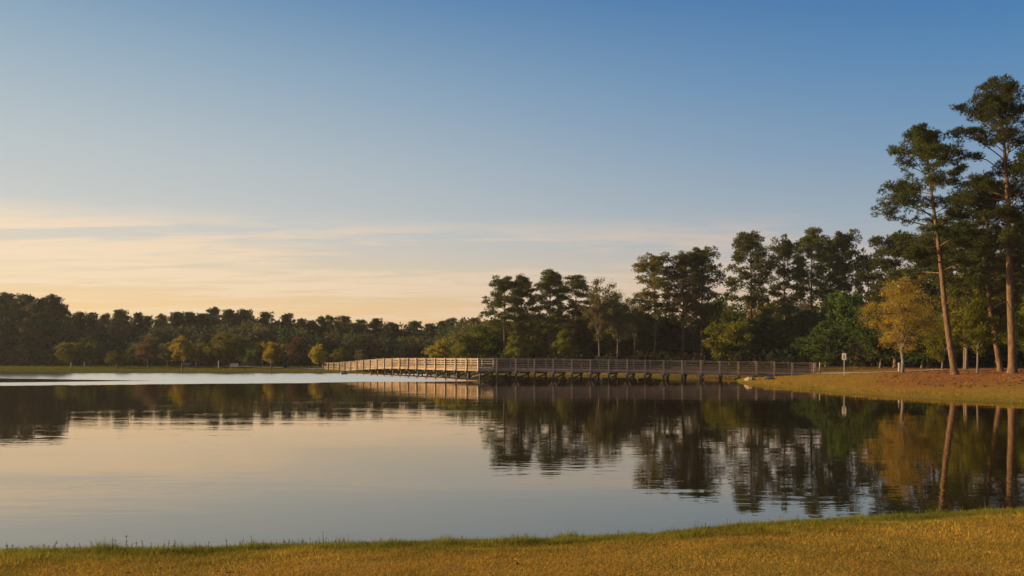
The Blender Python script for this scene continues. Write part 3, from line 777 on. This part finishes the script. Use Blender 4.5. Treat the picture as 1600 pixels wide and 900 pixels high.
# ---- pines along the far skyline
farp = [pine(200 + s, H=16., cb=cb, RR=2.9, limbs=lb, sub=4, tufts=20, k=4, nl=.42, nw=.16, rc=.68, tr=.22, low=1.0, stubs=0, sides=5, mat=M['pine_far']) for s, cb, lb in ((1, .55, 36), (2, .5, 38), (3, .6, 32), (4, .52, 36))]
GF = 'dark pines along the far skyline'
sky_pines = [
    (-40, 456, 34, None), (8, 456, 34, 'tall far pine cut by the left edge of the view'), (40, 459, 34, 'tall far pine second from the left edge of the view'),
    (66, 466, 24, 'small domed far pine hugging the third tall pine from the left'), (82, 462, 36, 'third tall far pine from the left, widest dome above the dark woods'),
    (96, 474, 24, 'far pine on the shoulder where the tall left group drops away'),
    (125, 486, 20, 'far pine above the dim green bushy tree pair'), (143, 487, 20, 'far pine above the darker of the bushy tree pair'),
    (165, 490, 18, 'far pine left of the tiny olive lawn tree'), (188, 482, 24, 'wide domed far pine above the tiny olive lawn tree'),
    (216, 487, 18, 'far pine above the slim pale green lawn tree'), (231, 492, 18, 'lower far pine above the tan brown lawn tree'),
    (253, 491, 20, 'far pine beside the notch above the dim green lawn tree'), (277, 486, 26, 'far pine above and left of the orange yellow lawn tree'),
    (296, 486, 22, 'far pine above and right of the orange yellow lawn tree'), (315, 488, 20, 'far pine above the greenish yellow lawn tree'),
    (334, 481, 28, 'far pine above the left half of the wide olive tree'), (358, 482, 24, 'far pine above the middle of the wide olive tree'),
    (381, 482, 28, 'far pine above the right edge of the wide olive tree'), (416, 486, 26, 'domed far pine just left above the bright yellow tree'),
    (448, 490, 24, 'far pine between the bright yellow and the reddish tan tree'), (471, 496, 18, 'low far pine above the reddish tan tree'),
    (487, 499, 18, 'low far pine above the small round yellow tree'), (503, 493, 18, 'left one of two far pines above the far bridge end'), (515, 493, 18, 'right one of two far pines above the far bridge end'),
    (537, 492, 26, 'domed far pine above the fresh green bush tree'), (563, 498, 20, 'far pine above the small dim lawn tree'),
    (588, 496, 24, 'far pine where the bridge rail levels out'), (614, 504, 22, 'low far pine just right of the rail levelling out'),
    (648, 500, 26, 'far pine above the bright sunlit bridge rail'), (672, 504, 22, 'far pine above and left of the small rounded olive tree'),
    (690, 500, 20, 'far pine right above the small rounded olive tree'), (704, 497, 24, 'domed far pine between the two olive trees past the bridge'),
    (722, 501, 20, 'far pine above the broad olive tree'), (742, 495, 24, 'last far pine on the skyline next to the grove'),
    (-80, 452, 36, None), (-120, 460, 34, None), (-160, 456, 34, None)]
rr = np.random.default_rng(4)
for q, (px, yt, wp, lab) in enumerate(sky_pines):
    d = float(rr.uniform(180, 190)) if px > 110 else float(rr.uniform(172, 180))
    loc = foot(px, d, .3); H = hgt(yt + 2, loc); sxy = (wp / F * d) / 5.0
    plant('pine_tree', farp[q % 4], lab or 'tall far pine beyond the left edge of the view', 'pine tree', loc, float(rr.uniform(0, 6)), (sxy, sxy, H / 17.2), GF)


# ---- the woods behind: one mass
def woods(name, spots, seed, label):
    r = np.random.default_rng(seed); VV, CC = [], []
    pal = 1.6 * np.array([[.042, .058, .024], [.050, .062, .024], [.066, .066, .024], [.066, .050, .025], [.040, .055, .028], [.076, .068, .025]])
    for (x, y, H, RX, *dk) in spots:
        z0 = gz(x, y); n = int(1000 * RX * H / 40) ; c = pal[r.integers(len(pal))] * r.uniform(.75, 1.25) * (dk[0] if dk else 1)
        ncl = 26; d = norm(r.normal(size=(ncl, 3))); rho = r.uniform(0, 1, (ncl, 1)) ** .4
        cc = d * rho * np.array([RX, RX, H * .5]) + np.array([x, y, z0 + H * .5])
        wh = r.integers(0, ncl, n); cen = cc[wh] + r.normal(0, .5, (n, 3)) * np.array([1.1, 1.1, .8]) * (RX / 3)
        cen[:, 2] = np.clip(cen[:, 2], z0, z0 + H)
        a1 = norm(r.normal(size=(n, 3))); a2 = norm(np.cross(a1, r.normal(size=(n, 3)))); s = r.uniform(.3, .62, (n, 1))
        v = np.empty((n, 3, 3)); v[:, 0] = cen - a2 * s * .5; v[:, 1] = cen + a2 * s * .5; v[:, 2] = cen + a1 * s
        VV.append(v.reshape(-1, 3)); CC.append(np.repeat(np.append(c, 1)[None], n * 3, 0))
    v = np.concatenate(VV)
    o = link(name, make_mesh(name, v, np.arange(len(v)).reshape(-1, 3), 3, M['woods'], False, {'tint': np.concatenate(CC)}))
    tag(o, label, 'woods', None, 'stuff')


r_ = np.random.default_rng(91); sp_ = []
skyline = np.array([(p_[0], p_[1]) for p_ in sorted(sky_pines)])
for px in np.arange(-230, 800, 11):
    for d0 in (174, 188, 200):
        d = d0 + r_.uniform(-4, 4); q = px + r_.uniform(-6, 6); x, y = at(q, d)
        yt = np.interp(q, skyline[:, 0], skyline[:, 1]) + (5 if d0 > 175 else 20) + r_.uniform(-3, 9)
        sp_.append((x, y, EYE - (yt - HZ) * d / F - gz(x, y), r_.uniform(2.4, 4.0)))
for px in np.arange(-230, 800, 9):
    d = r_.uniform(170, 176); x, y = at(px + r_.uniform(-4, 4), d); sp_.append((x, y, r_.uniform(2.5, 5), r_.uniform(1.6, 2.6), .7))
woods('far_woods', sp_, 1, 'dense dark far woods standing as one mass behind the far lawn')
sp_ = []
for px in np.arange(700, 1840, 14):
    for d0 in (144, 156, 168):
        d = d0 + r_.uniform(-4, 4); q = px + r_.uniform(-7, 7); x, y = at(q, d)
        yt = np.interp(q, [700, 900, 1000, 1200, 1340, 1450, 1600, 1900], [508, 490, 492, 478, 468, 430, 400, 390]) + r_.uniform(-12, 14)
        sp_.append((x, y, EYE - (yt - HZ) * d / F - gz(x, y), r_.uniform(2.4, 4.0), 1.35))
for px in np.arange(1330, 1900, 16):
    for d0 in (98, 108):
        d = d0 + r_.uniform(-3, 3); q = px + r_.uniform(-7, 7); x, y = at(q, d)
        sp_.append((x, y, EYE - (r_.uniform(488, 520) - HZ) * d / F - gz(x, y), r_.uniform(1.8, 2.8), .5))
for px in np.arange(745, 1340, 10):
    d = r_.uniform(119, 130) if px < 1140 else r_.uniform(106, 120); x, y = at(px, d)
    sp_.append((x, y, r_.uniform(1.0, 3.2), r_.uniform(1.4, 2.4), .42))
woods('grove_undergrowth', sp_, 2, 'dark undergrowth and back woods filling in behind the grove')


# ---------------------------------------------------------------- the boardwalk bridge
def bridge():
    root = thing('boardwalk_bridge', 'long weathered wooden boardwalk bridge bending across the lake', 'bridge', (0, 0, 0))
    C0 = at(748, 91.0); E0 = at(505, 140.0); E1 = at(1274, 85.0); W = 2.6
    uL = (E0 - C0) / np.linalg.norm(E0 - C0); uR = (E1 - C0) / np.linalg.norm(E1 - C0)
    def away(u):
        n = np.array([-u[1], u[0]]); return n if n[1] > 0 else -n
    nL, nR = away(uL), away(uR)
    # far corner where the two far edges meet
    A = np.array([uL, -uR]).T; tt = np.linalg.solve(A, (C0 + nR * W) - (C0 + nL * W)); F0 = C0 + nL * W + uL * tt[0]
    def top_left(s): return 2.35 - .86 * sst(np.array(s), .40, 1.0) if s > .4 else 2.35
    def top_right(s): return 2.35 - .46 * s ** 1.35
    def on(px, O, u):        # distance along the edge where it crosses picture column px
        k = (px - 800.0) / F; return (k * O[1] - O[0]) / (u[0] - k * u[1])
    lenL = np.linalg.norm(E0 - C0); lenR = np.linalg.norm(E1 - C0)
    sL = list(np.linspace(0, lenL, 21))
    sR = [on(px, C0, uR) for px in (776.5, 806, 835, 864.5, 893.5, 922.5, 951, 980, 1008, 1037, 1066, 1095, 1124.5, 1154, 1182, 1210, 1238)] + [lenR]
    runs = []
    for u, n, stn, top, ln in ((uL, nL, sL, top_left, lenL), (uR, nR, [0.0] + sR, top_right, lenR)):
        nearp = [np.append(C0 + u * s, top(s / ln)) for s in stn]
        lenf = ln - (F0 - C0) @ u
        farp_ = [np.append(F0 + u * (s * lenf / ln), top(s / ln)) for s in stn]
        runs.append((u, n, nearp, farp_))
    deck = Geo(); fas = Geo()
    for (u, n, a_, b_) in runs:
        for k in range(len(a_) - 1):
            p0, p1, q0, q1 = a_[k], a_[k + 1], b_[k], b_[k + 1]
            nb = max(6, int(np.linalg.norm(p1 - p0) / .16))
            for m in range(nb):
                f0, f1 = m / nb, (m + .93) / nb
                v = [p0 + (p1 - p0) * f0, p0 + (p1 - p0) * f1, q0 + (q1 - q0) * f1, q0 + (q1 - q0) * f0]
                v = [x - np.array([0, 0, 1.20]) for x in v]; lo = [x - np.array([0, 0, .05]) for x in v]
                deck.add(v + lo, [[0, 1, 2, 3], [7, 6, 5, 4], [0, 4, 5, 1], [1, 5, 6, 2], [2, 6, 7, 3], [3, 7, 4, 0]])
    deck.obj('deck', M['wood'], root)
    Z = np.array([0, 0, 1.0])
    for si, (u, n, a_, b_) in enumerate(runs):
        for side, line, inn in ((0, a_, np.append(n, 0)), (1, b_, -np.append(n, 0))):
            fg = Geo()
            for k in range(len(line) - 1): fg.beam(line[k] - Z * 1.36 + inn * .05, line[k + 1] - Z * 1.36 + inn * .05, .09, .22)
            fg.obj('edge_beam', M['wood'], root)
            cp = Geo()
            for k in range(len(line) - 1): cp.beam(line[k] - Z * .02 + inn * .02, line[k + 1] - Z * .02 + inn * .02, .22, .045)
            cp.obj('handrail', M['post_wood'], root)
            for zb in (.15, .40, .65, .90, 1.10):
                rb = Geo()
                for k in range(len(line) - 1):
                    j0, j1 = .012 * math.sin(k * 7.1 + zb * 9), .012 * math.sin(k * 5.3 + zb * 13)
                    rb.beam(line[k] - Z * (zb + j0) + inn * .045, line[k + 1] - Z * (zb + j1) + inn * .045, .035, .105)
                rb.obj('rail_board', M['wood'], root)
            for k, p0 in enumerate(line):
                if si == 1 and k == 0: continue
                pg = Geo(); pg.box(p0 - Z * (.73 - .03 * math.sin(k * 4.7 + si)) - inn * .065, (.17, .17, 1.55), np.append(u, 0)); pg.obj('post', M['post_wood'], root)
        for k in range(len(a_)):
            if si == 1 and k == 0: continue
            for line, inn in ((a_, np.append(n, 0)), (b_, -np.append(n, 0))):
                p0 = line[k] + inn * .18; zt = p0[2] - 1.25
                zb = min(-.9, gz(p0[0], p0[1]) - .3) if gz(p0[0], p0[1]) < 0 else gz(p0[0], p0[1]) - .3
                if zt - zb < .4: continue
                tg = Geo(); tg.tube([[p0[0], p0[1], zb], [p0[0], p0[1], (zt + zb) / 2], [p0[0], p0[1], zt]], [.12, .115, .11], 8); tg.obj('pile', M['wood_dark'], root, True)
            m0, m1 = a_[k] - Z * 1.55, b_[k] - Z * 1.55
            if gz(m0[0], m0[1]) > m0[2] - .15: continue
            cg = Geo(); cg.beam(m0 - np.append(n, 0) * .25, m1 + np.append(n, 0) * .25, .2, .22); cg.obj('cap_beam', M['wood_dark'], root)
            if gz(m0[0], m0[1]) < .0:
                bg_ = Geo(); q0 = np.array([a_[k][0], a_[k][1], .12]) + np.append(n, 0) * .1; q1 = b_[k] - Z * 1.6; off = np.append(u, 0) * .2
                bg_.beam(q0 + off, q1 + off, .05, .16); bg_.obj('cross_brace', M['wood_dark'], root)
            if si == 1 and k % 2 == 0 and gz(m0[0], m0[1]) < 0:
                for sg in (-1, 1):
                    kb = Geo(); pz = a_[k] - Z * 1.5 - np.append(n, 0) * .02
                    kb.beam(pz + np.append(u, 0) * sg * .42 , pz + np.append(u, 0) * sg * .16 - Z * .42, .08, .13); kb.obj('knee_brace', M['post_wood'], root)
    # the corner brace seen under the bend
    cb_ = Geo(); cb_.beam(np.append(C0 + uL * 1.6, .25), np.append(C0 + uR * 1.4, .80), .12, .2); cb_.obj('cross_brace', M['wood_dark'], root)
    # end newels at the right-hand end
    for dx, dy in ((.55, .1), (.55, 2.5), (.3, 1.2)):
        p0 = np.append(E1 + np.array([dx, dy]), 0); z0 = gz(p0[0], p0[1])
        pg = Geo(); pg.box((p0[0], p0[1], z0 + .55), (.15, .15, 1.3), (1, .1, 0)); pg.obj('post', M['post_wood'], root)


bridge()


# ---------------------------------------------------------------- rocks
def rock(loc, s, label, group, seed):
    r = np.random.default_rng(seed); n, m = 8, 12; V = []
    ph = r.uniform(0, 6.28, 8)
    for i_ in range(n):
        th_ = math.pi * (i_ + .02) / (n - 1 + .04)
        for j_ in range(m):
            a_ = 2 * math.pi * j_ / m; d = np.array([math.sin(th_) * math.cos(a_), math.sin(th_) * math.sin(a_), math.cos(th_)])
            k_ = 1 + .16 * math.sin(3 * d[0] + ph[0]) + .14 * math.sin(4 * d[1] + ph[1]) + .12 * math.sin(5 * d[2] + ph[2] + 2 * d[0]) + r.normal(0, .03)
            V.append(d * k_ * np.array(s))
    f = [[i_ * m + j_, i_ * m + (j_ + 1) % m, (i_ + 1) * m + (j_ + 1) % m, (i_ + 1) * m + j_] for i_ in range(n - 1) for j_ in range(m)]
    o = link('rock', make_mesh('rock', V, f, 4, M['rock']), None, loc); o.rotation_euler = (0, 0, r.uniform(0, 6))
    tag(o, label, 'rock', group)


def rock_at(px, d, s, label, seed, group='pale rocks at the foot of the bridge', lift=.5):
    x, y = at(px, d); z = max(gz(x, y), 0.0); rock((x, y, z + s[2] * .3 * lift), s, label, group, seed)


rock_at(1171, 77.2, (.55, .4, .3), 'pale rounded rock on the bank point under the bridge end', 1)
rock_at(1201, 77.0, (.75, .4, .22), 'long flat pale rock under the right end of the bridge', 2)
rock_at(538, 117, (.9, .5, .35), 'flat pale rock at the water edge under the far bridge end', 3)
for q, (px, d, lab) in enumerate([(580, 113, 'dark rock in the shallows below the rail where it levels out'), (690, 96.5, 'dark rock in the water near the bridge bend')]):
    rock_at(px, d, (.45 + .1 * (q % 3), .4, .22), lab, 10 + q, lift=.2)


# ---------------------------------------------------------------- small things
def sign():
    x, y, z = foot(1319, 74.6, 0); o = thing('path_sign', 'pale rectangular path sign on a thin post near the bridge end', 'sign', (x, y, z), -.6)
    G = Geo(); G.tube([[0, 0, -.3], [0, 0, 1.0], [0, 0, 2.0]], .03, 8); G.obj('post', M['metal'], o)
    G = Geo()
    w_, h_, c_ = .19, .32, .05; base = [(-w_ + c_, -h_), (w_ - c_, -h_), (w_, -h_ + c_), (w_, h_ - c_), (w_ - c_, h_), (-w_ + c_, h_), (-w_, h_ - c_), (-w_, -h_ + c_)]
    fr = [(px, -.045, 1.80 + pz) for px, pz in base]; bk = [(px, -.032, 1.80 + pz) for px, pz in base]
    G.add(fr + bk, [[i_, (i_ + 1) % 8, 8 + (i_ + 1) % 8, 8 + i_] for i_ in range(8)] + [[0, 1, 2, 7], [7, 2, 3, 6], [6, 3, 4, 5], [15, 10, 9, 8], [14, 11, 10, 15], [13, 12, 11, 14]])
    G.obj('panel', M['sign'], o)
    G = Geo(); G.tube([[0, -.050, 1.99], [0, -.050, 1.93], [0, -.050, 1.90]], [.02, .045, .02], 8)
    G.box((0, -.049, 1.79), (.10, .006, .17)); G.box((-.035, -.049, 1.64), (.035, .006, .13)); G.box((.035, -.049, 1.64), (.035, .006, .13)); G.obj('symbol', M['black'], o)


sign()


def simple_post(px, d, h, rad, label, mat, name='marker_post', group=None, cap=True):
    loc = foot(px, d, 0); o = thing(name, label, 'post', loc, 0, group)
    G = Geo(); G.tube([[0, 0, -.2], [0, 0, h * .5], [0, 0, h]], [rad, rad, rad * .95], 8); G.obj('shaft', M[mat], o, True)
    if cap:
        G = Geo(); G.tube([[0, 0, h], [0, 0, h + rad * .9], [0, 0, h + rad * 1.5]], [rad * 1.25, rad * 1.1, rad * .35], 8); G.obj('cap', M[mat], o, True)


simple_post(1405, 76.5, .75, .11, 'short grey bollard beside the yellow tree trunk', 'grey', 'bollard')
GPST = 'small posts on the far lawn'
simple_post(183, 139, .85, .10, 'short dark post in front of the tiny olive tree', 'black', group=GPST)
simple_post(285, 128.5, .95, .11, 'short dark post by the water before the orange yellow tree', 'black', group=GPST)
simple_post(424, 126.5, 1.9, .09, 'thin dark pole at the water edge before the bright yellow tree', 'black', group=GPST)
simple_post(341.5, 146, 1.3, .10, 'tall pale post under the wide olive tree', 'pale_wood', group=GPST)
simple_post(111, 160, .6, .1, 'low pale post under the dim green bushy tree', 'sign', group=GPST)
simple_post(132, 160, .75, .1, 'low pale post under the darker bushy tree', 'sign', group=GPST)
simple_post(306, 154, .8, .16, 'stubby grey post between orange yellow and greenish yellow trees', 'grey', group=GPST)


def bench(px, d, label, rz, mat='pale_wood'):
    o = thing('park_bench', label, 'bench', foot(px, d, 0), rz, 'benches on the far lawn')
    G = Geo()
    for k in range(4): G.box((0, -.18 + k * .12, .46), (1.7, .10, .04))
    G.obj('seat', M[mat], o); G = Geo()
    for k in range(3): G.box((0, .28, .60 + k * .14), (1.7, .035, .11))
    G.obj('backrest', M[mat], o)
    for sx_ in (-.65, .65):
        G = Geo(); G.box((sx_, -.12, .22), (.07, .07, .5)); G.box((sx_, .25, .44), (.07, .06, .95)); G.box((sx_, .05, .40), (.07, .45, .06)); G.obj('leg', M['grey'], o)


bench(290, 153, 'pale bench under the orange yellow tree', .2)
bench(365, 143, 'pale bench on the lawn before the wide olive tree', -.2)


def table(px, d):
    o = thing('picnic_table', 'wooden picnic table right of the wide olive tree', 'table', foot(px, d, 0), .15)
    G = Geo()
    for k in range(5): G.box((0, -.34 + k * .17, .76), (2.6, .15, .05))
    G.obj('table_top', M['pale_wood'], o)
    for sy in (-.75, .75):
        G = Geo(); G.box((0, sy - .07, .45), (2.6, .13, .05)); G.box((0, sy + .07, .45), (2.6, .13, .05)); G.obj('seat', M['pale_wood'], o)
    for sx_ in (-.85, .85):
        G = Geo(); G.beam((sx_, -.62, 0), (sx_, -.2, .72), .07, .10); G.beam((sx_, .62, 0), (sx_, .2, .72), .07, .10); G.box((sx_ + .075, 0, .40), (.06, 1.7, .09)); G.obj('leg', M['wood'], o)


table(386, 157)


def bin_(px, d):
    o = thing('litter_bin', 'dark litter bin on the far path left of the reddish tan tree', 'bin', foot(px, d, 0))
    G = Geo(); G.tube([[0, 0, .02], [0, 0, .1], [0, 0, .85], [0, 0, .9]], [.30, .36, .38, .36], 14); G.obj('body', M['black'], o, True)
    G = Geo(); G.tube([[0, 0, .9], [0, 0, .98], [0, 0, 1.12]], [.40, .36, .12], 14); G.obj('lid', M['black'], o, True)
    G = Geo(); G.tube([[.42, .1, -.1], [.42, .1, .7], [.42, .1, 1.35]], .05, 8); G.obj('post', M['grey'], o, True)


bin_(445.5, 149)


# ---------------------------------------------------------------- the evening air
def haze():
    G = Geo(); G.box((0, 450, 12.6), (3300, 2200, 30.4)); m = bpy.data.materials.new('evening_haze'); m.use_nodes = True; a = NT(m.node_tree)
    v = a.n('ShaderNodeVolumePrincipled'); v.inputs['Color'].default_value = (.93, .92, .90, 1); v.inputs['Density'].default_value = HAZE; v.inputs['Anisotropy'].default_value = .2
    a.l(v.outputs[0], a.n('ShaderNodeOutputMaterial').inputs['Volume'])
    tag(G.obj('haze', m), None, None, None, 'stuff')


HAZE = .00016
haze()
